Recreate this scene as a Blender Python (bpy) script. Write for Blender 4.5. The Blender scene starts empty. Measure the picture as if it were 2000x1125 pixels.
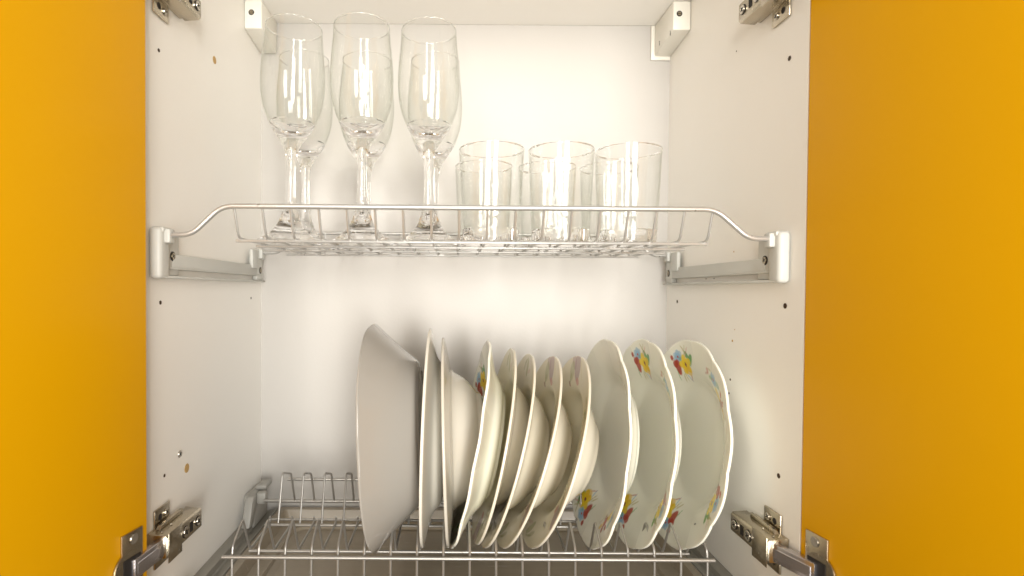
import bpy, bmesh, math, random
from mathutils import Vector, Matrix
random.seed(7)
S = bpy.context.scene
C = S.collection
R = math.radians
PI = math.pi

# ------------------------------------------------------------------ camera, world, lights, exposure
# world axes: x right, y into the cabinet, z up; the camera stands at the origin
F = 1062.0                                   # focal length in pixels of the 2000 px photograph
cd = bpy.data.cameras.new('camera'); cam = bpy.data.objects.new('camera', cd); C.objects.link(cam)
cd.sensor_width = 36; cd.lens = F/2000*36; cd.clip_start = .01; cd.clip_end = 50
cd.shift_x = .056; cd.shift_y = .0115
cam.rotation_euler = (Matrix.Rotation(R(89.0), 4, 'X') @ Matrix.Rotation(R(.40), 4, 'Z')).to_euler()
cd.dof.use_dof = True; cd.dof.focus_distance = .58; cd.dof.aperture_fstop = 5.0
S.camera = cam

W = bpy.data.worlds.new('World'); S.world = W; W.use_nodes = True
wn = W.node_tree.nodes; wl = W.node_tree.links
bg = wn['Background']
tc = wn.new('ShaderNodeTexCoord'); sep = wn.new('ShaderNodeSeparateXYZ'); cr = wn.new('ShaderNodeValToRGB')
wl.new(tc.outputs['Generated'], sep.inputs[0])
mp = wn.new('ShaderNodeMapRange'); mp.inputs[1].default_value = -1; mp.inputs[2].default_value = 1
wl.new(sep.outputs['Z'], mp.inputs[0]); wl.new(mp.outputs[0], cr.inputs[0]); wl.new(cr.outputs[0], bg.inputs[0])
cr.color_ramp.elements[0].color = (.30, .26, .21, 1); cr.color_ramp.elements[0].position = .30
cr.color_ramp.elements[1].color = (1.0, .95, .87, 1); cr.color_ramp.elements[1].position = .62
bg.inputs[1].default_value = .46

def area(name, loc, target, sx, sy, power, col, spread=180):
    l = bpy.data.lights.new(name, 'AREA'); l.shape = 'RECTANGLE'; l.size = sx; l.size_y = sy
    l.energy = power; l.color = col; l.spread = R(spread)
    o = bpy.data.objects.new(name, l); C.objects.link(o); o.location = loc
    o.rotation_euler = (Vector(target)-Vector(loc)).to_track_quat('-Z', 'Y').to_euler()
    return o
area('strip_light', (.22, -.60, .24), (.03, .70, .20), .13, 1.0, 2.4, (1.0, .985, .95), 110)
area('right_fill', (.50, -1.70, .10), (-.02, .70, .18), .55, 1.2, 2.95, (1.0, .965, .90), 50)  # added fill lamp, narrow spread aimed at the upper back
area('left_fill', (-.50, -1.50, .40), (.12, .70, .26), .45, 1.1, 2.2, (1.0, .955, .88), 55)  # added fill from the upper left, brightens the side walls
area('low_fill', (.10, -1.30, -.60), (.02, .70, .27), .6, .6, 1.8, (1.0, .96, .89), 60)  # added low fill aimed upwards, brightens the underside of the top panel

S.view_settings.view_transform = 'Standard'; S.view_settings.look = 'None'
S.view_settings.exposure = .20; S.view_settings.gamma = 1; S.view_settings.use_curve_mapping = False
S.render.engine = 'CYCLES'
S.cycles.max_bounces = 14; S.cycles.transmission_bounces = 14; S.cycles.transparent_max_bounces = 16
S.cycles.diffuse_bounces = 6; S.cycles.glossy_bounces = 8

# ------------------------------------------------------------------ materials
def mat(name, col, rough=.4, metal=0, bump=0, bscale=200, var=0, vscale=6, spec=.5, coat=0, stretch=None,
        rvar=0, trans=0, ior=1.45, attr=None, sss=0):
    m = bpy.data.materials.new(name); m.use_nodes = True
    n = m.node_tree.nodes; l = m.node_tree.links; p = n['Principled BSDF']
    p.inputs['Base Color'].default_value = (*col, 1); p.inputs['Roughness'].default_value = rough
    p.inputs['Metallic'].default_value = metal; p.inputs['Specular IOR Level'].default_value = spec
    p.inputs['Coat Weight'].default_value = coat; p.inputs['Transmission Weight'].default_value = trans
    p.inputs['IOR'].default_value = ior
    if sss:
        p.inputs['Subsurface Weight'].default_value = sss; p.inputs['Subsurface Radius'].default_value = (.004, .003, .002)
        p.inputs['Subsurface Scale'].default_value = 1.0
    t = n.new('ShaderNodeTexCoord'); mpn = n.new('ShaderNodeMapping'); l.new(t.outputs['Object'], mpn.inputs[0])
    if stretch: mpn.inputs['Scale'].default_value = stretch
    if attr:
        a = n.new('ShaderNodeAttribute'); a.attribute_name = attr; l.new(a.outputs['Color'], p.inputs['Base Color'])
    elif var:
        no = n.new('ShaderNodeTexNoise'); no.inputs['Scale'].default_value = vscale; no.inputs['Detail'].default_value = 6
        l.new(mpn.outputs[0], no.inputs[0])
        mx = n.new('ShaderNodeMixRGB'); mx.blend_type = 'MIX'
        mx.inputs[1].default_value = (*[c*(1-var) for c in col], 1); mx.inputs[2].default_value = (*[min(1, c*(1+var)) for c in col], 1)
        l.new(no.outputs['Fac'], mx.inputs[0]); l.new(mx.outputs[0], p.inputs['Base Color'])
    if rvar:
        no = n.new('ShaderNodeTexNoise'); no.inputs['Scale'].default_value = vscale*2.3; no.inputs['Detail'].default_value = 5
        l.new(mpn.outputs[0], no.inputs[0])
        mr = n.new('ShaderNodeMapRange'); mr.inputs[3].default_value = rough-rvar; mr.inputs[4].default_value = rough+rvar
        l.new(no.outputs['Fac'], mr.inputs[0]); l.new(mr.outputs[0], p.inputs['Roughness'])
    if bump:
        no = n.new('ShaderNodeTexNoise'); no.inputs['Scale'].default_value = bscale; no.inputs['Detail'].default_value = 3
        l.new(mpn.outputs[0], no.inputs[0])
        b = n.new('ShaderNodeBump'); b.inputs['Strength'].default_value = bump; b.inputs['Distance'].default_value = .001
        l.new(no.outputs['Fac'], b.inputs['Height']); l.new(b.outputs[0], p.inputs['Normal'])
    return m

M = {}
M['melamine'] = mat('white melamine', (.88, .86, .815), .36, var=.015, vscale=9, bump=.10, bscale=420, rvar=.05)
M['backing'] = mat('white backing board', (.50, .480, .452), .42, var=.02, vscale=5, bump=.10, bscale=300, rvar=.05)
M['edge'] = mat('panel edge', (.66, .60, .50), .5)
M['hole'] = mat('shaded hole chipboard', (.055, .030, .015), .9, var=.3, vscale=900)  # chipboard brown darkened for the shade inside drilled holes
M['wood'] = mat('bare chipboard', (.50, .33, .13), .85, var=.35, vscale=900)
M['orange'] = mat('yellow orange door laminate', (.74, .372, .0001), .33, var=.03, vscale=3, bump=.03, bscale=260, rvar=.06, spec=.10)
M['plastic'] = mat('white plastic', (.80, .78, .71), .35, bump=.04, bscale=300)
M['greyplastic'] = mat('light grey plastic', (.54, .54, .505), .42, var=.04, vscale=40, bump=.05, bscale=500)
M['railgrey'] = mat('grey painted metal rail', (.30, .285, .25), .38, metal=.25, var=.08, vscale=30)
M['wire'] = mat('satin metal wire', (.50, .49, .47), .30, metal=.62, rvar=.07, vscale=80)
M['nickel'] = mat('nickel plated steel', (.50, .44, .34), .24, metal=1, rvar=.08, vscale=70, bump=.05, bscale=500)
M['chrome'] = mat('bright screw metal', (.72, .68, .62), .16, metal=1)
M['linkm'] = mat('hinge link steel', (.52, .50, .53), .24, metal=.95)
M['dark'] = mat('dark recess', (.015, .012, .010), .7)
M['tray'] = mat('beige moulded tray', (.31, .265, .20), .24, var=.08, vscale=5, stretch=(1, 14, 1), rvar=.08, bump=.25, bscale=16)
M['china'] = mat('glazed china', (.8, .77, .70), .13, attr='Col', rvar=.03, vscale=40, coat=.25, sss=.06)
M['glass'] = mat('clear glass', (1, 1, 1), 0.0, trans=1, ior=1.42)

def thin_glass(name):
    """a thin glass wall: light goes straight through, with a Fresnel reflection that grows at grazing angles"""
    m = bpy.data.materials.new(name); m.use_nodes = True; n = m.node_tree.nodes; l = m.node_tree.links
    n.remove(n['Principled BSDF']); out = n['Material Output']
    lw = n.new('ShaderNodeLayerWeight'); lw.inputs['Blend'].default_value = .5
    pw = n.new('ShaderNodeMath'); pw.operation = 'POWER'; pw.inputs[1].default_value = 5; l.new(lw.outputs['Facing'], pw.inputs[0])
    ma = n.new('ShaderNodeMath'); ma.operation = 'MULTIPLY_ADD'; ma.inputs[1].default_value = .75; ma.inputs[2].default_value = .024; l.new(pw.outputs[0], ma.inputs[0])
    p3 = n.new('ShaderNodeMath'); p3.operation = 'POWER'; p3.inputs[1].default_value = 3.5; l.new(lw.outputs['Facing'], p3.inputs[0])
    mc = n.new('ShaderNodeMixRGB'); mc.inputs[1].default_value = (.992, .994, .99, 1); mc.inputs[2].default_value = (.76, .775, .74, 1); l.new(p3.outputs[0], mc.inputs[0])
    tr = n.new('ShaderNodeBsdfTransparent'); l.new(mc.outputs[0], tr.inputs[0])
    gl = n.new('ShaderNodeBsdfGlossy'); gl.inputs['Roughness'].default_value = .02; gl.inputs['Color'].default_value = (1, 1, 1, 1)
    mx = n.new('ShaderNodeMixShader'); l.new(ma.outputs[0], mx.inputs[0]); l.new(tr.outputs[0], mx.inputs[1]); l.new(gl.outputs[0], mx.inputs[2])
    l.new(mx.outputs[0], out.inputs['Surface']); return m
M['thinglass'] = thin_glass('thin glass wall')

# ------------------------------------------------------------------ mesh helpers
def T(o, label=None, cat=None, group=None, kind=None):
    if label: o['label'] = label
    if cat: o['category'] = cat
    if group: o['group'] = group
    if kind: o['kind'] = kind
    return o
def link(name, bm, mats, parent=None, smooth=True, ang=35):
    me = bpy.data.meshes.new(name); bm.to_mesh(me); bm.free()
    for m in (mats if isinstance(mats, (list, tuple)) else [mats]): me.materials.append(m)
    o = bpy.data.objects.new(name, me); C.objects.link(o)
    if smooth:
        me.shade_smooth()
        me.set_sharp_from_angle(angle=R(ang))
    if parent: o.parent = parent
    return o
def empty(name, loc=(0, 0, 0)):
    o = bpy.data.objects.new(name, None); C.objects.link(o); o.location = loc; o.empty_display_size = .02; return o
def box(bm, a, b, bev=0, seg=2, mi=0, mtx=None):
    t = bmesh.new(); bmesh.ops.create_cube(t, size=1)
    a = Vector(a); b = Vector(b)
    for v in t.verts:
        v.co = Vector(((a[i]+b[i])/2 + v.co[i]*abs(b[i]-a[i]) for i in range(3)))
    if bev: bmesh.ops.bevel(t, geom=t.edges[:], offset=bev, segments=seg, affect='EDGES', profile=.5)
    if mtx: bmesh.ops.transform(t, matrix=mtx, verts=t.verts)
    merge(bm, t, mi)
def merge(bm, t, mi=0):
    vm = {v: bm.verts.new(v.co) for v in t.verts}
    for f in t.faces:
        nf = bm.faces.new([vm[v] for v in f.verts]); nf.material_index = mi
    t.free()
def prism(bm, pts, axis, a, b, bev=0, mi=0, seg=2):
    """closed 2D outline extruded along an axis (0,1,2) from a to b"""
    t = bmesh.new(); o = [i for i in range(3) if i != axis]
    def mk(p, h):
        c = [0, 0, 0]; c[axis] = h; c[o[0]] = p[0]; c[o[1]] = p[1]; return t.verts.new(c)
    A = [mk(p, a) for p in pts]; B = [mk(p, b) for p in pts]; n = len(pts)
    t.faces.new(A); t.faces.new(B[::-1])
    for i in range(n): t.faces.new([A[i], B[i], B[(i+1) % n], A[(i+1) % n]])
    bmesh.ops.recalc_face_normals(t, faces=t.faces)
    if bev: bmesh.ops.bevel(t, geom=t.edges[:], offset=bev, segments=seg, affect='EDGES', profile=.5)
    merge(bm, t, mi)
def fillet(P, r, n=5):
    P = [Vector(p) for p in P]; out = [P[0]]
    for i in range(1, len(P)-1):
        a, b, c = P[i-1], P[i], P[i+1]
        d1 = (a-b); d2 = (c-b); k = min(r, d1.length*.48, d2.length*.48)
        p1 = b+d1.normalized()*k; p2 = b+d2.normalized()*k
        for j in range(n+1):
            t = j/n; out.append(p1*(1-t)**2 + b*2*t*(1-t) + p2*t*t)
    out.append(P[-1]); return out
def tube(bm, P, r, n=10, mi=0):
    P = [Vector(p) for p in P]; rings = []
    t0 = (P[1]-P[0]).normalized()
    u = t0.cross(Vector((0, 0, 1)));
    if u.length < .1: u = t0.cross(Vector((0, 1, 0)))
    u.normalize()
    for i, p in enumerate(P):
        if i == 0: t = (P[1]-P[0])
        elif i == len(P)-1: t = P[-1]-P[-2]
        else: t = (P[i+1]-P[i]).normalized()+(P[i]-P[i-1]).normalized()
        t.normalize(); u = (u - t*u.dot(t)).normalized(); v = t.cross(u)
        rings.append([bm.verts.new(p+(u*math.cos(2*PI*k/n)+v*math.sin(2*PI*k/n))*r) for k in range(n)])
    for a, b in zip(rings, rings[1:]):
        for k in range(n):
            f = bm.faces.new([a[k], a[(k+1) % n], b[(k+1) % n], b[k]]); f.material_index = mi
    for rg, inv in ((rings[0], 0), (rings[-1], 1)):
        f = bm.faces.new(rg if inv else rg[::-1]); f.material_index = mi
def cyl(bm, c, ax, r, h, n=20, mi=0, bev=0):
    c = Vector(c); ax = Vector(ax).normalized()
    t = bmesh.new(); bmesh.ops.create_cone(t, cap_ends=True, segments=n, radius1=r, radius2=r, depth=h)
    if bev: bmesh.ops.bevel(t, geom=[e for e in t.edges if all(abs(abs(v.co.z)-h/2) < 1e-6 for v in e.verts) and abs(e.verts[0].co.z-e.verts[1].co.z) < 1e-6],
                            offset=bev, segments=2, affect='EDGES')
    bmesh.ops.transform(t, matrix=Matrix.Translation(c+ax*h/2) @ ax.to_track_quat('Z', 'Y').to_matrix().to_4x4(), verts=t.verts)
    merge(bm, t, mi)
def screw(bm, c, ax, r, h, mi=0, md=1):
    """round screw head with a cross recess"""
    c = Vector(c); ax = Vector(ax).normalized(); q = ax.to_track_quat('Z', 'Y').to_matrix().to_4x4()
    cyl(bm, c, ax, r, h, 20, mi, bev=h*.4)
    for k in range(2):
        m = Matrix.Translation(c+ax*h) @ q @ Matrix.Rotation(PI/2*k+.5, 4, 'Z')
        box(bm, (-r*.62, -r*.13, -h*.3), (r*.62, r*.13, h*.06+.00005*k), 0, mi=md, mtx=m)
def lathe(bm, prof, n=64, mi=0, rad=None):
    """prof: list of (r,z); r==0 makes a pole"""
    rings = []
    for (r, z) in prof:
        if r < 1e-7: rings.append([bm.verts.new((0, 0, z))])
        else:
            rings.append([bm.verts.new((r*math.cos(2*PI*k/n), r*math.sin(2*PI*k/n), z)) for k in range(n)])
    for a, b in zip(rings, rings[1:]):
        for k in range(n):
            j = (k+1) % n
            if len(a) == 1 and len(b) == 1: continue
            if len(a) == 1: f = bm.faces.new([a[0], b[j], b[k]])
            elif len(b) == 1: f = bm.faces.new([a[k], a[j], b[0]])
            else: f = bm.faces.new([a[k], a[j], b[j], b[k]])
            f.material_index = mi
def spline(P, n=6):
    """Catmull-Rom through 2D points"""
    out = []
    for i in range(len(P)-1):
        p0 = P[max(0, i-1)]; p1 = P[i]; p2 = P[i+1]; p3 = P[min(len(P)-1, i+2)]
        for j in range(n):
            t = j/n
            out.append(tuple(.5*((2*p1[k])+(-p0[k]+p2[k])*t+(2*p0[k]-5*p1[k]+4*p2[k]-p3[k])*t*t+(-p0[k]+3*p1[k]-3*p2[k]+p3[k])*t**3) for k in (0, 1)))
    out.append(P[-1]); return out

# ------------------------------------------------------------------ cabinet (the thing everything stands in)
XL, XR = -.271, .297          # inner faces of the side panels
YF, YB = .462, .7615          # front edge and back panel
ZT, ZB = .3686, -.350         # ceiling and floor
TH = .016
cab = T(empty('kitchen_cabinet', (.013, .61, ZB)), 'white wall cabinet with open yellow-orange doors, holding glasses and plates', 'cabinet')
def part(name, bm, m, parent=cab, **k):
    o = link(name, bm, m, parent, **k)
    if parent is cab: o.matrix_parent_inverse = Matrix.Translation(-cab.location)
    return o
def hole(bm, side, y, z, r, mi):
    """a drilled hole: thin dark countersunk disc let into the panel's face"""
    x = XL if side < 0 else XR; n = -side
    cyl(bm, (x, y, z), (n, 0, 0), r, .0003, 16, mi)
def side_panel(side, holes):
    bm = bmesh.new(); x0 = XL if side < 0 else XR
    box(bm, (x0, YF, ZB-.02), (x0+side*TH, YB+.012, ZT+.03), .0006, 1)
    for (y, z, r, mi) in holes: hole(bm, side, y, z, r, mi)
    return part('side_panel', bm, [M['melamine'], M['hole'], M['wood']])
def pos(px, py, side):
    x = XL if side < 0 else XR
    d = x*F/(px-888); return d, (567-py)*d/F
hl = []
for (px, py, r, mi) in [(311, 106, .0017, 1), (419, 124, .0042, 2), (313, 595, .0019, 1), (490, 585, .0016, 1), (364, 920, .0046, 2), (320, 935, .0016, 1)]:
    d, z = pos(px, py, -1); hl.append((d, z, r, mi))
hr = []
for (px, py, r, mi) in [(1534, 113, .0022, 1), (1431, 100, .0007, 1), (1534, 593, .0025, 1), (1323, 586, .0022, 1), (1527, 927, .0023, 1), (1432, 488, .0008, 2),
                        (1432, 662, .0012, 2), (1436, 640, .0006, 2), (1429, 738, .0012, 1), (1427, 765, .0010, 1), (1420, 963, .0008, 1), (1418, 987, .0010, 1), (1421, 920, .0005, 1)]:
    d, z = pos(px, py, 1); hr.append((d, z, r, mi))
side_panel(-1, hl); side_panel(1, hr)
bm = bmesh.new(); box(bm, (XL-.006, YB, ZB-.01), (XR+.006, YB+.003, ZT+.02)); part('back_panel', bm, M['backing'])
bm = bmesh.new(); box(bm, (XL+.0003, YF+.001, ZT), (XR-.0003, YB-.0005, ZT+TH), .0005, 1); part('top_panel', bm, M['melamine'])
bm = bmesh.new(); box(bm, (XL+.0003, YF+.001, ZB-TH), (XR-.0003, YB-.0005, ZB), .0005, 1); part('bottom_panel', bm, M['melamine'])
# screw above the lower left hinge
d, z = pos(349, 892, -1)
bm = bmesh.new(); screw(bm, (XL, d, z), (1, 0, 0), .0036, .0016); part('screw', bm, [M['chrome'], M['dark']])
# a cover strip of white adhesive foam behind the right corner bracket
# corner brackets
def corner(side):
    x0 = XL if side < 0 else XR; s = -side
    yf = .6985 if side < 0 else .6945
    bm = bmesh.new()
    prism(bm, [(yf, ZT-.0005), (yf, ZT-.0365), (yf+.002, ZT-.037), (YB-.0035, ZT-.0435), (YB-.0035, ZT-.0005)], 0, x0+s*.0005, x0+s*.0228, .0016)
    if side > 0:
        box(bm, (x0-.0005, YB-.0030, ZT-.0005), (x0-.0275, YB-.0004, ZT-.048), .0010)
        for (y, z) in ((yf+.008, ZT-.034), (YB-.022, ZT-.0300)):
            box(bm, (x0-.0226, y, z), (x0-.0230, y+.0012, z-.006), mi=1)
        box(bm, (x0-.0165, YB-.0150, ZT-.0415), (x0-.008, YB-.0135, ZT-.0421), mi=1)
    o = part('corner_bracket', bm, [M['plastic'], M['dark']])
    xc = x0+s*(.0096 if side < 0 else .0150)
    zc = ZT-.0165
    b = bmesh.new(); cyl(b, (xc, yf+.0001, zc), (0, -1, 0), .0036, .0003, 24, 1)
    cyl(b, (xc, yf-.0001, zc), (0, -1, 0), .0023, .0005, 16, 0, bev=.0002)
    box(b, (xc-.0016, yf-.0009, zc-.0003), (xc+.0016, yf-.0005, zc+.0003), mi=1)
    sc = link('screw', b, [M['nickel'], M['dark']], o)
    sc.matrix_parent_inverse = Matrix.Translation(-Vector((0, 0, 0)))
corner(-1); corner(1)

# shelf brackets on the side panels
def shelf_bracket(side):
    x0 = XL if side < 0 else XR; s = -side
    X = lambda v: x0+s*v
    bm = bmesh.new()
    y0, y1 = .480, .752
    box(bm, (X(.0004), y0, .0085), (X(.0115), y0+.017, .0545), .0036, 3)                  # front post cap
    box(bm, (X(.0006), y0+.015, .012), (X(.0065), y0+.042, .0500), .001)                  # flange behind the cap
    box(bm, (X(.0004), y0+.003, .0500), (X(.0125), y0+.020, .0548), .0015, 2)
    box(bm, (X(.0100), y0+.006, .0405), (X(.0165), y0+.016, .0535), .0018, 2)             # socket lip for the rail
    box(bm, (X(.0006), y0+.03, .0190), (X(.0072), y1-.025, .0318), .0008)                 # web
    prism(bm, [(X(.0006), y0+.012), (X(.0085), y0+.012), (X(.0085), y0+.05), (X(.0075), y0+.09), (X(.0075), y1-.004), (X(.0006), y1-.004)], 2, .0176, .0196, .0006)
    prism(bm, [(X(.0006), y0+.008), (X(.0110), y0+.008), (X(.0098), y1-.002), (X(.0006), y1-.002)], 2, .0092, .0116, .0007)
    box(bm, (X(.0006), y1-.026, .0118), (X(.0072), y1-.004, .0500), .0012)                # rear post
    box(bm, (X(.0040), y1-.046, .0270), (X(.0090), y1-.024, .0520), .0016)
    box(bm, (X(.0050), y1-.022, .0405), (X(.0125), y1-.008, .0535), .0018, 2)
    if side > 0:
        for (yy, zz) in ((.600, .0215), (.572, .0275), (.606, .0270), (.610, .0152), (.628, .0150)):
            box(bm, (X(.0058), yy, zz), (X(.00615), yy+random.uniform(.002, .005), zz+.0006), mi=1)
    o = part('shelf_bracket', bm, [M['greyplastic'], M['hole']])
    for yy, zz, xx in ((y0+.030, .0300, .0065), (y1-.014, .0250, .0072)):
        b = bmesh.new(); cyl(b, (X(xx), yy, zz), (s, 0, 0), .0045, .0004, 20, 1)
        screw(b, (X(xx+.0002), yy, zz), (s, 0, 0), .0033, .0010); link('screw', b, [M['nickel'], M['dark']], o)
shelf_bracket(-1); shelf_bracket(1)

# lower support rails and rear posts
def lower_rail(side):
    x0 = XL if side < 0 else XR; s = -side
    X = lambda v: x0+s*v
    bm = bmesh.new()
    prism(bm, [(X(.0004), -.3000), (X(.0120), -.3010), (X(.0120), -.3085), (X(.0145), -.3090), (X(.0270), -.3040), (X(.0280), -.3075), (X(.0280), -.3250), (X(.0004), -.3250)], 1, YF+.012, YB-.010, .0005)
    o = part('tray_rail', bm, M['railgrey'])
    b = bmesh.new()
    box(b, (X(.0006), .695, -.3095), (X(.0150), .745, -.266), .004, 3)
    prism(b, [(.674, -.3005), (.688, -.3005), (.702, -.277), (.700, -.2655), (.690, -.2660), (.684, -.273)], 0, X(.006), X(.0165), .0020)
    box(b, (X(.0160), .6990, -.2790), (X(.0280), .7100, -.2640), .0025, 2)
    box(b, (X(.0100), .7150, -.2660), (X(.0230), .7400, -.2600), .0015, 2)
    part('rack_post', b, M['greyplastic2'])
    b = bmesh.new()
    box(b, (X(.0006), .474, -.3095), (X(.0180), .520, -.286), .004, 3)
    part('rack_post', b, M['greyplastic2'])
M['greyplastic2'] = mat('mid grey plastic', (.36, .35, .32), .38, var=.05, vscale=40)
lower_rail(-1); lower_rail(1)

# doors
HZ = .46
def door(side, corner_xy, a):
    """corner = the inner face's hinge-side edge; a = degrees past square"""
    s = side
    d = Vector((s*math.sin(R(a)), -math.cos(R(a)), 0))             # along the door, towards its free edge
    n = Vector((s*math.cos(R(a)), math.sin(R(a)), 0))              # through its thickness, outwards
    bm = bmesh.new()
    box(bm, (0, 0, -HZ), (.296, .018, HZ), .0011, 2)
    m = Matrix(((d.x, n.x, 0, corner_xy[0]), (d.y, n.y, 0, corner_xy[1]), (0, 0, 1, 0), (0, 0, 0, 1)))
    bmesh.ops.transform(bm, matrix=m, verts=bm.verts)
    bmesh.ops.recalc_face_normals(bm, faces=bm.faces)
    part('door', bm, M['orange'])
    return m
dl = door(-1, (-.2592, .4575), 11)
dr = door(1, (.2964, .4602), 9.5)

# hinges
def hinge(side, zc, up, dm):
    x0 = XL if side < 0 else XR; s = -side
    X = lambda v: x0+s*v
    # arm: an inverted U channel sitting on the mounting plate, running front to back
    bm = bmesh.new()
    ya, yb = .474, .5385
    hz = .0110
    P = [(X(.004), -hz), (X(.0185), -hz+.001), (X(.0205), -hz+.003), (X(.0205), hz-.003), (X(.0185), hz-.001), (X(.004), hz)]
    prism(bm, [(p[0], zc+p[1]) for p in P], 1, ya, yb, .0010)
    box(bm, (X(.0203), ya+.0005, zc-.0145), (X(.0212), ya+.024, zc+.0120), .0004)      # front cover cap of the arm
    box(bm, (X(.0204), ya+.040, zc-.0045), (X(.0208), ya+.0455, zc+.0045), mi=1)        # slot
    prism(bm, [(ya+.010, zc+hz-.0002), (ya+.052, zc+hz-.0002), (ya+.048, zc+hz+.0032), (ya+.014, zc+hz+.0032)], 0, X(.004), X(.0085), .0006)
    arm = part('hinge', bm, [M['nickel'], M['dark']])
    for yy, rr in ((yb-.0085, .0042), (ya+.0315, .0050)):
        b = bmesh.new(); cyl(b, (X(.0205), yy, zc), (s, 0, 0), rr+.0006, .0003, 20, 1)
        screw(b, (X(.0206), yy, zc), (s, 0, 0), rr, .0012); link('screw', b, [M['chrome'], M['dark']], arm)
    # mounting plate with two wings
    b = bmesh.new()
    yw = .4985
    box(b, (X(.0004), ya+.002, zc-.0105), (X(.0042), yb-.004, zc+.0105), .0006)
    for w in (-1, 1):
        box(b, (X(.0004), yw-.0125, zc+w*.0080), (X(.0026), yw+.0135, zc+w*.0270), .0010, 2)
        cyl(b, (X(.0026), yw-.004, zc+w*.0185), (s, 0, 0), .0030, .0002, 16, 1)
    pl = link('mounting_plate', b, [M['nickel'], M['dark']], arm)
    for w in (-1, 1):
        b = bmesh.new(); screw(b, (X(.0026), yw+.006, zc+w*.0190), (s, 0, 0), .0034, .0014); link('screw', b, [M['chrome'], M['dark']], arm)
    for yy in (ya+.006, ya+.022):
        b = bmesh.new(); cyl(b, (X(.012), yy, zc+hz), (0, 0, 1), .0011, .0006, 12, 0, bev=.0002); link('rivet', b, M['chrome'], arm)
    # cup flange on the door face and the link reaching into it
    b = bmesh.new()
    box(b, (.0070, -.0018, zc-.030), (.0290, .0002, zc+.030), .0006, 2)
    cyl(b, (.0215, .0002, zc), (0, -1, 0), .0160, .0023, 32, 0, bev=.0006)
    box(b, (.0100, -.0026, zc-.0095), (.0280, -.0017, zc+.0095), 0, mi=1)
    bmesh.ops.transform(b, matrix=dm, verts=b.verts); bmesh.ops.recalc_face_normals(b, faces=b.faces)
    link('hinge_cup', b, [M['nickel'], M['dark']], arm)
    b = bmesh.new()
    b.free()
    for w in (-1, 1):
        b = bmesh.new(); cyl(b, (.0170, -.0016, zc+w*.0235), (0, -1, 0), .0042, .0012, 20, 0, bev=.0005)
        bmesh.ops.transform(b, matrix=dm, verts=b.verts); bmesh.ops.recalc_face_normals(b, faces=b.faces)
        link('flange_screw', b, M['chrome'], arm)
    b = bmesh.new()
    a = Vector((X(.0130), ya+.004, zc-.001)); e = dm @ Vector((.0200, -.0020, zc-.001))
    t = (e-a); L = t.length; t.normalize(); zz = Vector((0, 0, 1)); nn = zz.cross(t).normalized()
    mm = Matrix(((t.x, nn.x, 0, a.x), (t.y, nn.y, 0, a.y), (t.z, nn.z, 1, a.z), (0, 0, 0, 1)))
    box(b, (0, -.0035, -.0080), (L, .0035, .0080), .0008, 2, mtx=mm)
    box(b, (.003, -.0040, -.0045), (L*.93, .0040, .0045), .0005, 1, mtx=mm)
    bmesh.ops.recalc_face_normals(b, faces=b.faces)
    link('hinge_link', b, M['linkm'], arm)
for side, dm in ((-1, dl), (1, dr)):
    hinge(side, -.2280, 1, dm)
    hinge(side, .2730, -1, dm)

# ------------------------------------------------------------------ upper rack
WR = .0012
rack = T(empty('glass_rack', (.013, .60, .046)), 'silver wire shelf hung between the side brackets, carrying the drinking glasses', 'wire rack')
def rpart(root, name, bm, m):
    o = link(name, bm, m, root); o.matrix_parent_inverse = Matrix.Translation(-root.location); return o
for (yr, zr, zl) in ((.4895, .0742, .0482), (.7300, .0752, .0485)):
    bm = bmesh.new()
    xa, xb = XL+.0145, XR-.0145
    p = [(xa, yr, zl), (XL+.034, yr, zl), (XL+.061, yr, zr), (XR-.063, yr, zr), (XR-.033, yr, zl), (xb, yr, zl)]
    tube(bm, fillet(p, .011, 6), .0024, 12); rpart(rack, 'rail', bm, M['wire'])
UX = [-.199+.02535*i for i in range(18)]
wire0 = None
def copyto(o, parent, loc):
    c = o.copy(); C.objects.link(c); c.parent = parent; c.matrix_parent_inverse = Matrix.Translation(-parent.location); c.location = loc; return c
bm = bmesh.new()
tube(bm, fillet([(0, .4905, .0735), (0, .5010, .0465), (0, .7270, .0465), (0, .7280, .0745)], .007, 5), WR, 8)
w0 = rpart(rack, 'wire', bm, M['wire']); w0.location = (UX[0], 0, 0)
for x in UX[1:]: copyto(w0, rack, (x, 0, 0))
for (y, xa, xb) in ((.5065, -.2035, .2345), (.6330, -.2150, .2440), (.7010, -.2170, .2370), (.5700, -.2080, .2400)):
    bm = bmesh.new(); tube(bm, [(xa, y, .0446), (xb, y, .0446)], .0015, 10); rpart(rack, 'crossbar', bm, M['wire'])

# ------------------------------------------------------------------ lower rack
M['wire2'] = mat('dull metal wire', (.38, .365, .34), .34, metal=.70, rvar=.03, vscale=15)
drack = T(empty('plate_rack', (.013, .60, -.272)), 'silver wire drying rack with humped slots, low in the cabinet, holding the upright plates', 'wire rack')
LX = [-.214+.0256*i for i in range(19)]
def dz(d): return d
bm = bmesh.new()
P = [(0, .5205, -.330), (0, .5226, -.2600), (0, .5240, -.2500), (0, .5490, -.2345), (0, .5690, -.2745), (0, .6270, -.2735), (0, .6330, -.2700), (0, .6310, -.2660)]
tube(bm, fillet(P, .0035, 4), WR*1.05, 8)
f0 = rpart(drack, 'front_wire', bm, M['wire2']); f0.location = (LX[0], 0, 0)
for x in LX[1:]: copyto(f0, drack, (x, 0, 0))
bm = bmesh.new()
P = [(0, .6310, -.2735), (0, .6470, -.2200), (0, .6810, -.2320), (0, .6975, -.2730)]
tube(bm, fillet(P, .004, 4), WR*1.05, 8)
BX = [-.2045+.0254*i for i in range(18)]
g0 = rpart(drack, 'rear_wire', bm, M['wire2']); g0.location = (BX[0], 0, 0)
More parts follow.
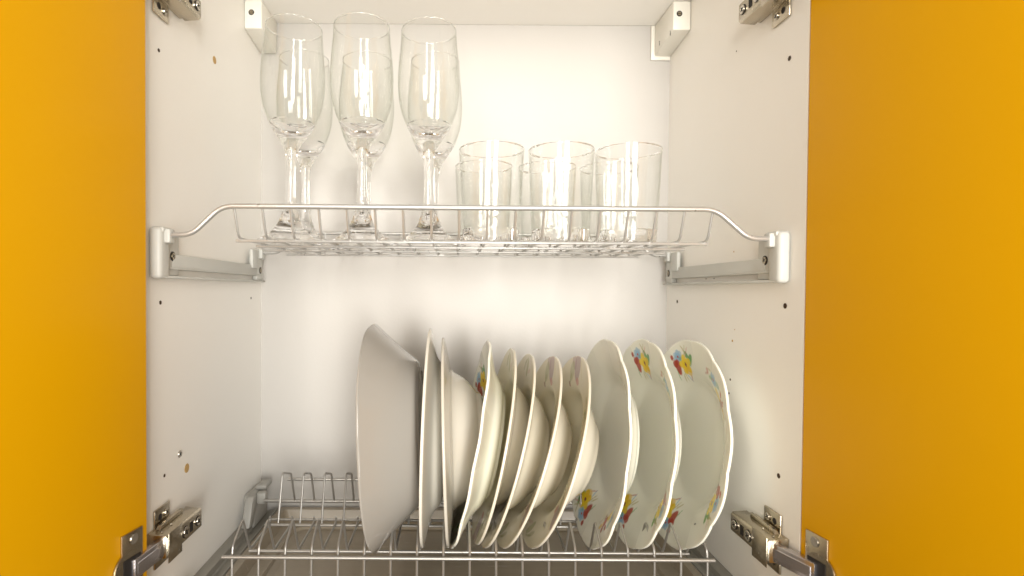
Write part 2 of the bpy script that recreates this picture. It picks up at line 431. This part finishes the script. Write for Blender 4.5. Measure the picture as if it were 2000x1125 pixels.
for x in BX[1:]: copyto(g0, drack, (x, 0, 0))
for (y, z, xa, xb, r) in ((.5200, -.2588, -.2225, .2525, .0018), (.5690, -.2762, -.2150, .2490, .0016), (.6300, -.2752, -.2200, .2500, .0016),
                          (.6980, -.2735, XL+.026, XR-.026, .0023), (.6945, -.2440, -.2130, .2400, .0019), (.6450, -.2752, -.2200, .2500, .0014)):
    bm = bmesh.new(); tube(bm, [(xa, y, z), (xb, y, z)], r, 12); rpart(drack, 'crossbar', bm, M['wire2'])
bm = bmesh.new(); tube(bm, fillet([(XL+.019, .500, -.296), (XL+.035, .500, -.296), (XL+.045, .5195, -.310), (XR-.045, .5195, -.310), (XR-.035, .500, -.296), (XR-.019, .500, -.296)], .01), .0023, 10)
rpart(drack, 'rail', bm, M['wire2'])

# ------------------------------------------------------------------ drip tray
def tray():
    bm = bmesh.new()
    x0, x1, y0, y1 = XL+.0290, XR-.0290, YF+.016, YB-.006
    ZR = -.3045; ZF = -.3180
    def rr(ins, rad, z, n=8):
        out = []
        ax, bx, ay, by = x0+ins, x1-ins, y0+ins, y1-ins
        for (cx, cy, a0) in ((bx-rad, by-rad, 0), (ax+rad, by-rad, 90), (ax+rad, ay+rad, 180), (bx-rad, ay+rad, 270)):
            for k in range(n+1):
                a = R(a0+90*k/n); out.append(bm.verts.new((cx+rad*math.cos(a), cy+rad*math.sin(a), z)))
        return out
    L = [rr(0, .004, ZR-.004), rr(0, .004, ZR), rr(.004, .004, ZR+.0006), rr(.009, .006, ZR), rr(.013, .008, ZF), rr(.030, .016, ZF-.0006), rr(.032, .016, ZF-.004),
         rr(.040, .018, ZF-.0045), rr(.042, .018, ZF-.0012), rr(.050, .018, ZF-.0008)]
    for a, b in zip(L, L[1:]):
        n = len(a)
        for k in range(n): bm.faces.new([a[k], a[(k+1) % n], b[(k+1) % n], b[k]])
    bm.faces.new(L[-1])
    bmesh.ops.recalc_face_normals(bm, faces=bm.faces)
    return T(link('drip_tray', bm, M['tray']), 'shallow beige drip tray lying below the wire plate rack', 'tray')
tray()

# ------------------------------------------------------------------ drinking glasses
ZS = .0478           # top of the upper rack's wires
def flute_mesh():
    H = .2290
    outer = [(0, .0016), (.014, .0012), (.030, 0), (.0335, .0002), (.0345, .0012), (.0338, .0026), (.0285, .0058), (.0215, .0108), (.0150, .0180), (.0100, .0275), (.0066, .0400),
             (.0050, .0600), (.0051, .0800), (.0062, .0960), (.0088, .1035), (.0118, .1085), (.0170, .1160), (.0235, .1265), (.0290, .1400), (.0322, .1550), (.0332, .1700),
             (.0328, .1850), (.0315, .2000), (.0300, .2150), (.0292, H-.0016), (.0291, H-.0006)]
    inner = [(.0288, H), (.0285, H-.0006), (.0286, H-.0016), (.02945, .2150), (.0309, .2000), (.0322, .1850), (.0326, .1700), (.0316, .1550), (.0284, .1405), (.0226, .1282), (.0150, .1205), (.0080, .1165), (0, .1155)]
    pr = outer[:5] + spline(outer[4:], 4)[1:] + spline(inner, 4)
    bm = bmesh.new(); lathe(bm, pr, 72)
    bmesh.ops.recalc_face_normals(bm, faces=bm.faces)
    for f in bm.faces:
        if .128 < f.calc_center_median().z < .2272: f.material_index = 1
    return bm
def tumbler_mesh():
    H = .1000
    bm = bmesh.new()
    outer = [(0, .0022), (.020, .0018), (.0255, .0002), (.0275, .0002), (.0290, .0016), (.0297, .006), (.0305, .020), (.0318, .045), (.0332, .075), (.0341, H-.0016), (.0342, H-.0006)]
    inner = [(.0339, H), (.0335, H-.0006), (.0334, H-.0016), (.0324, .075), (.0309, .045), (.0293, .022), (.0276, .0135), (.0235, .0100), (.012, .0093), (0, .0092)]
    pr = outer[:4] + spline(outer[3:], 4)[1:] + spline(inner, 5)
    lathe(bm, pr, 72)
    no = len(outer[:4]+spline(outer[3:], 4)[1:])
    # gentle optic ripples on the inside wall, as pressed tumblers have
    bm.verts.ensure_lookup_table()
    for v in bm.verts:
        r = math.hypot(v.co.x, v.co.y)
        if r < .02: continue
        zz = v.co.z
        out = (.0297 + (zz-.006)/.094*.0045)
        if r < out-.0006 and .014 < zz < .092:
            a = math.atan2(v.co.y, v.co.x); w = math.sin(PI*min(1, max(0, (zz-.012)/.080)))**.7
            dr_ = -.00052*w*(.5+.5*math.sin(9*a+1.3*math.sin(zz*95)+zz*25)) - .00026*w*math.sin(17*a-zz*160)
            k = (r+dr_)/r; v.co.x *= k; v.co.y *= k
    bmesh.ops.recalc_face_normals(bm, faces=bm.faces)
    for f in bm.faces:
        if .0145 < f.calc_center_median().z < .0985: f.material_index = 1
    return bm
def px2x(px, d): return (px-888)*d/F
fl = link('champagne_flute', flute_mesh(), [M['glass'], M['thinglass']], ang=60)
flutes = [(565, .580, 1.2, 'tall clear flute glass in the front row, nearest the left side panel'),
          (707, .578, -.5, 'tall clear flute glass in the middle of the front row of three flutes'),
          (837, .583, .6, 'tall clear flute glass in the front row, next to the short tumblers'),
          (597, .660, .5, 'clear stemmed flute standing behind the leftmost front flute, seen partly through it'),
          (714, .662, -.3, 'clear stemmed flute standing behind the middle front flute, seen through its bowl'),
          (846, .664, .3, 'clear stemmed flute standing behind the front flute nearest the tumblers')]
for i, (px, d, tilt, lab) in enumerate(flutes):
    o = fl if i == 0 else fl.copy()
    if i: C.objects.link(o)
    o.location = (px2x(px, d), d, ZS+.0002); o.rotation_euler = (0, R(tilt), i*1.1)
    T(o, lab, 'glass', 'tall stemmed flutes on the upper rack')
tb = link('tumbler_glass', tumbler_mesh(), [M['glass'], M['thinglass']], ang=60)
tumblers = [(958, .574, 'short clear tumbler with rippled wall, front row, closest to the stemmed flutes'),
            (1093, .574, 'short clear tumbler with rippled wall, middle one of the front row'),
            (1223, .576, 'short clear tumbler with rippled wall, front row, closest to the right side panel'),
            (943, .652, 'clear tumbler in the back row, peeking out left behind the first front tumbler'),
            (1066, .654, 'clear tumbler in the back row, seen between the first and middle front tumblers'),
            (1186, .656, 'clear tumbler in the back row, seen between the middle and right front tumblers')]
for i, (px, d, lab) in enumerate(tumblers):
    o = tb if i == 0 else tb.copy()
    if i: C.objects.link(o)
    o.location = (px2x(px, d), d, ZS+.0002); o.rotation_euler = (0, 0, .4+i*.9)
    T(o, lab, 'glass', 'short tumblers on the upper rack')

# ------------------------------------------------------------------ china
YEL = (.86, .62, .015); YEL2 = (.80, .50, .02); RED = (.42, .045, .02); BLU = (.28, .48, .68); GRN = (.13, .36, .09); OLV = (.45, .40, .14); DRK = (.20, .035, .02); PNK = (.62, .28, .24); TEA = (.16, .40, .36)
def ell(cx, cy, a, b, rot, col, al=1): return ('e', cx, cy, a, b, R(rot), col, al)
def flower(cx, cy, r, col, cen, n=5, al=1, ph=0):
    out = [('e', cx, cy, r*.55, r*.55, 0, col, al)]
    for k in range(n):
        a = 2*PI*k/n+ph
        out.append(('e', cx+math.cos(a)*r*.58, cy+math.sin(a)*r*.58, r*.46, r*.38, a, col, al))
    out.append(('e', cx, cy, r*.17, r*.17, 0, cen, al))
    return out
def posy(al=1):
    """one rim bouquet; first axis runs along the rim, second outwards; millimetres"""
    s = []
    s += flower(6, 7, 5.0, BLU, (.75, .75, .78), 7, .8*al); s += [('e', 6, 7, .9, .9, 0, RED, al)]
    s += [ell(10, 0, 3.0, 6.0, 15, RED, al), ell(11.5, 3.5, 2.6, 3.0, 0, RED, al), ell(12.5, 9.5, 1.6, 2.2, 10, RED, al)]
    s += [ell(-7.5, 1.5, 2.4, 5.6, 40, GRN, al), ell(-5, 4.5, 1.8, 4.2, -20, GRN, al), ell(3, 4, 3.0, 1.6, 20, TEA, .7*al)]
    s += flower(0, -1, 7.4, YEL, RED, 5, al, .3); s += [ell(-1, -6, 3.6, 3.4, 0, YEL2, .7*al), ('e', 0, -1, 1.2, 1.3, 0, DRK, al)]
    for (x, y, a, b, r_, c) in ((-3, 9, .5, 4.6, 25, OLV), (-5, 8, .5, 4.8, 40, PNK), (-1.5, 11, .5, 3, -25, OLV), (6, -8, .5, 4.0, 12, OLV), (3, -10.5, .5, 3.4, -20, BLU),
                                (9, -9, .6, 3.4, 30, OLV), (0.5, -11, .4, 3, 45, RED), (14, -5, .5, 4, 20, GRN)):
        s.append(ell(x, y, a, b, r_, c, .75*al))
    return s
def posy2(al=1):
    """the longer bouquet"""
    s = []
    s += [ell(-12, 1, 1.6, 4.6, 70, YEL2, .8*al), ell(-6, -1, 2.6, 3.6, 30, RED, al), ell(-8.5, 4, 1.6, 2.6, 10, RED, .9*al), ell(-3, 4, 1.5, 2.4, -30, RED, .9*al), ell(-9, -4.5, 1.4, 2.4, 10, DRK, .8*al)]
    s += [ell(2, -3, 2.8, 6, 80, YEL, .75*al), ell(4, 3.5, 2.0, 4.5, 70, TEA, .7*al)]
    s += flower(10, 1.5, 4.8, BLU, (.8, .8, .8), 7, .9*al); s += [('e', 10, 1.5, 1.0, 1.0, 0, RED, al)]
    s += [ell(15, -1, 1.6, 3.6, 60, GRN, .7*al), ell(20, 1, 2.0, 2.2, 0, PNK, .8*al), ell(22, -2, .6, 3.0, 60, RED, .7*al), ell(17, 4, .5, 3.5, 70, OLV, .7*al), ell(-15, -3, .5, 4, 60, OLV, .7*al)]
    return s
def paint(shapes_at, base, p, jit):
    """p = (angle, radius) on the face"""
    col = base
    for (ang, rc, shapes, sc) in shapes_at:
        da = (p[0]-ang+PI) % (2*PI)-PI
        t = da*rc*1000/(sc*1.22); s = (p[1]-rc)*1000/sc
        if abs(t) > 28 or abs(s) > 22: continue
        for (_, cx, cy, a, b, ro, c, al) in shapes:
            dx = t-cx; dy = s-cy; u = dx*math.cos(ro)+dy*math.sin(ro); v = -dx*math.sin(ro)+dy*math.cos(ro)
            e = (u/a)**2+(v/b)**2
            if e < 1.25:
                k = al*min(1, max(0, (1.25-e)/.35)); k *= .93+.07*math.sin(t*3.1+s*2.3)
                col = tuple(col[i]*(1-k)+c[i]*k for i in range(3))
    return col
def plate_bm(prof, Rr, th, foot_r, foot_h, scallop=0, lobes=0, sq=0, shapes=(), base=(.8, .77, .7), n=540, fine=(.72, .99), bcol=None):
    """prof: upper face [(r/R, height m)...] from centre to rim; a real wall thickness, a foot ring beneath"""
    up = spline(prof, 8)
    # refine in radius
    pts = []
    for a, b in zip(up, up[1:]):
        m = max(1, int(abs(b[0]-a[0])*Rr/(.0009 if (a[0] >= fine[0] and shapes) else .003)))
        for j in range(m): pts.append((a[0]+(b[0]-a[0])*j/m, a[1]+(b[1]-a[1])*j/m))
    pts.append(up[-1])
    top = [(r*Rr, z) for r, z in pts]
    # underside: offset along the profile's normal
    und = []
    for i, (r, z) in enumerate(top):
        a = top[max(0, i-1)]; b = top[min(len(top)-1, i+1)]
        tx, tz = b[0]-a[0], b[1]-a[1]; L = math.hypot(tx, tz) or 1
        nx, nz = tz/L, -tx/L
        und.append((max(0, r+nx*th), z+nz*th))
    und = und[::3] if len(und) > 60 else und
    und[0] = (0, und[0][1])
    # foot ring
    und2 = []
    done = False
    for (r, z) in und:
        if abs(r-foot_r) < .0040: 
            if not done:
                zb = z
                und2 += [(foot_r-.0030, zb), (foot_r-.0018, zb-foot_h*.85), (foot_r-.0010, zb-foot_h), (foot_r+.0010, zb-foot_h), (foot_r+.0018, zb-foot_h*.85), (foot_r+.0034, zb+.0002)]
                done = True
            continue
        und2.append((r, z))
    und2 = [p for i, p in enumerate(und2) if i == 0 or p[0] > und2[i-1][0]-.004]
    rim = top[-1]
    prim = [(rim[0]+th*.30, rim[1]-th*.12), (rim[0]+th*.42, rim[1]-th*.5), (rim[0]+th*.30, rim[1]-th*.9)]
    full = top + prim + [p for p in und2[::-1] if p[0] < rim[0]-.0003 or True][0:]
    bm = bmesh.new(); cl = bm.verts.layers.float_color.new('Col')
    rings = []
    ntop = len(top)
    for i, (r, z) in enumerate(full):
        isup = i < ntop
        if r < 1e-6:
            v = bm.verts.new((0, 0, z)); v[cl] = (*(base if isup or not bcol else bcol), 1); rings.append([v]); continue
        ring = []
        for k in range(n):
            a = 2*PI*k/n
            q = r/Rr
            w = max(0, min(1, (q-.55)/.45))
            f = 1
            if lobes:
                g = a*lobes/(2*PI) % 1; c1 = abs(math.sin(PI*g))**.55
                g2 = .012*math.cos(2*a*lobes)
                f += scallop*(c1-.55)*w*w + 0*g2
            if sq:
                e = sq; c = (abs(math.cos(a))**e+abs(math.sin(a))**e)**(-1/e)
                f *= 1+(c-1)*max(0, min(1, (q-.15)/.4))
            zz = z
            if lobes: zz += .0004*math.cos(2*PI*g)*w*w
            v = bm.verts.new((r*f*math.cos(a), r*f*math.sin(a), zz))
            co = base if (isup or not bcol) else bcol
            if shapes and isup and q > fine[0]-.25: co = paint(shapes, co, (a, r), 0)
            v[cl] = (*co, 1)
            ring.append(v)
        rings.append(ring)
    for a, b in zip(rings, rings[1:]):
        for k in range(n):
            j = (k+1) % n
            if len(a) == 1: bm.faces.new([a[0], b[k], b[j]])
            elif len(b) == 1: bm.faces.new([a[k], b[0], a[j]])
            else: bm.faces.new([a[k], b[k], b[j], a[j]])
    bmesh.ops.recalc_face_normals(bm, faces=bm.faces)
    return bm
def stand(o, x, y, z, lean, yaw=0, spin=0):
    """concave face towards -x, local +X up; lean tips the top towards +x"""
    s, c = math.sin(R(lean)), math.cos(R(lean))
    m = Matrix(((s, 0, -c, 0), (0, 1, 0, 0), (c, 0, s, 0), (0, 0, 0, 1)))
    h = o.data.get('rim_h', 0)                                      # x, y, z place the rim's centre
    x += h*c; z -= h*s
    o.matrix_world = Matrix.Translation((x, y, z)) @ Matrix.Rotation(R(yaw), 4, 'Z') @ m @ Matrix.Rotation(R(spin), 4, 'Z')

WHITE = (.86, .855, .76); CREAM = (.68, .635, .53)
# dinner plate with scalloped rim
RP = .1105
dprof = [(0, 0), (.30, .0002), (.50, .0006), (.58, .0024), (.65, .0080), (.72, .0130), (.84, .0185), (1.0, .0245)]
A = [17, -43, -118, -192, -268]
sh = []
for i, a in enumerate(A):
    sh.append((R(a), .087, posy() if i in (0, 2, 3) else posy2(), 1.42))
dp = link('dinner_plate', plate_bm(dprof, RP, .0027, .057, .0026, .016, 12, 0, sh, WHITE), M['china'], ang=50)
dp2 = link('dinner_plate', plate_bm(dprof, RP, .0027, .057, .0026, .016, 12, 0, [(R(157), .088, posy(), 1.42), (R(-140), .087, posy2(), 1.42), (R(-70), .087, posy2(), 1.3)], WHITE), M['china'], ang=50)
dp2.data['rim_h'] = .0245
ZBOT = -.2745
def zc(r, lean): return ZBOT + r*math.cos(R(lean))+.0010
dp.data['rim_h'] = .0245
dinner = [(.2475, 7.3, 0, 'white scalloped dinner plate with flower posies, rightmost in the rack'),
          (.1985, 6.5, -5, 'white scalloped dinner plate with a yellow flower near its top, second from right'),
          (.1560, 6.8, 0, 'white scalloped dinner plate with a bare top rim, leaning beside the cream soup plates'),
          (.0165, 10.5, 31, 'white flowered plate turned almost edge-on, standing between the deep cream bowls')]
for i, (x, lean, spin, lab) in enumerate(dinner):
    o = dp if i == 0 else dp2 if i == 2 else dp.copy()
    if i in (1, 3): C.objects.link(o)
    stand(o, x, .600, zc(RP, lean), lean, 0, spin)
    T(o, lab, 'plate', 'white plates with painted flowers on the rim')
# soup plates: wide rim, deep round well
RS = .1050
sprof = [(0, 0), (.25, .0006), (.42, .0042), (.54, .0128), (.62, .0230), (.67, .0270), (.75, .0292), (1.0, .0350)]
MAUV = (.36, .22, .25); FG = (.34, .36, .15)
fad = [ell(0, 2, 6.5, 10.5, 8, MAUV, .75), ell(7, 6, 4, 6, -20, MAUV, .6), ell(12, 0, 4.5, 7.5, 25, FG, .55), ell(-2, -8.5, 4.5, 2.6, 10, PNK, .8), ell(16, -6, 1.2, 5, 30, FG, .7),
       ell(18, -9, 1.0, 3, -30, DRK, .7), ell(-10, 2, 2.2, 7, -30, (.72, .62, .36), .5)]
leaf = [ell(0, 0, 3.0, 8.0, 35, FG, .7), ell(7, 3, 2.0, 6.0, 60, (.40, .40, .22), .6), ell(-7, -2, 1.6, 6.0, 70, (.66, .42, .32), .5), ell(2, 6, .8, 6, 70, FG, .6)]
ssh = [(R(4), .090, fad, 1.45), (R(-52), .090, leaf, 1.4), (R(-120), .090, fad, 1.2), (R(125), .090, fad, 1.3), (R(185), .090, leaf, 1.3)]
sp = link('soup_plate', plate_bm(sprof, RS, .0027, .040, .0024, 0, 0, 0, ssh, (.82, .765, .58), 480, bcol=CREAM), M['china'], ang=50)  # upper face coloured lighter and yellower to make up for weak light there
sp.data['rim_h'] = .0350
soup = [(.1085, 17.0, 0, 'cream deep soup plate with a faded mauve flower, leaning against the scalloped dinner plates'),
        (.0795, 17.5, 2, 'cream deep soup plate with a faded mauve flower, second in the leaning group'),
        (.0565, 15.0, 60, 'cream deep soup plate with plain upper rim, third in the leaning group of bowls'),
        (.0425, 11.5, 64, 'cream deep soup plate right behind the narrow flowered plate, its underside in shadow')]
for i, (x, lean, spin, lab) in enumerate(soup):
    o = sp if i == 0 else sp.copy()
    if i: C.objects.link(o)
    r = RS
    stand(o, x, .600, zc(r, lean) + (.003 if i == 3 else 0), lean, 0, spin)
    T(o, lab, 'soup plate', 'deep cream soup plates leaning right in the rack')
# large squarish serving bowl seen from beneath
bprof = [(0, 0), (.40, .0003), (.58, .0006), (.625, .0016), (.65, .0045), (.74, .0165), (.88, .0340), (1.0, .0480)]
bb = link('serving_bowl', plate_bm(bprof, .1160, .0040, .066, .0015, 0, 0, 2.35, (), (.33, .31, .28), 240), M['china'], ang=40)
bb.data['rim_h'] = .048
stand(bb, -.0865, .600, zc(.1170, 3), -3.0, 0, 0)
T(bb, 'large greyish white serving bowl, leftmost of the crockery, its smooth underside showing', 'bowl')
# flat plate seen nearly edge-on
pprof = [(0, 0), (.35, .0004), (.56, .0010), (.64, .0045), (.74, .0120), (1.0, .0190)]
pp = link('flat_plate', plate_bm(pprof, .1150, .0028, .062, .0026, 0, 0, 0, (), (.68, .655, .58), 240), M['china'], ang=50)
pp.data['rim_h'] = .019
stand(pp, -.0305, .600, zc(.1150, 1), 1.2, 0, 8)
T(pp, 'plain white flat plate seen edge-on, between the big serving bowl and the first deep bowl', 'plate')
# deep bowl with round bulging well
gprof = [(0, 0), (.30, .0008), (.45, .0060), (.56, .0165), (.64, .0290), (.69, .0330), (.80, .0352), (1.0, .0390)]
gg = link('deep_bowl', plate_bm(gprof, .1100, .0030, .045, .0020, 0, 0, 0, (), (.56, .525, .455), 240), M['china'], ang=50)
gg.data['rim_h'] = .039
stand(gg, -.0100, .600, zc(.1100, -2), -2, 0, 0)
T(gg, 'plain cream deep plate with a bulging round well, just left of the narrow flowered plate', 'soup plate')
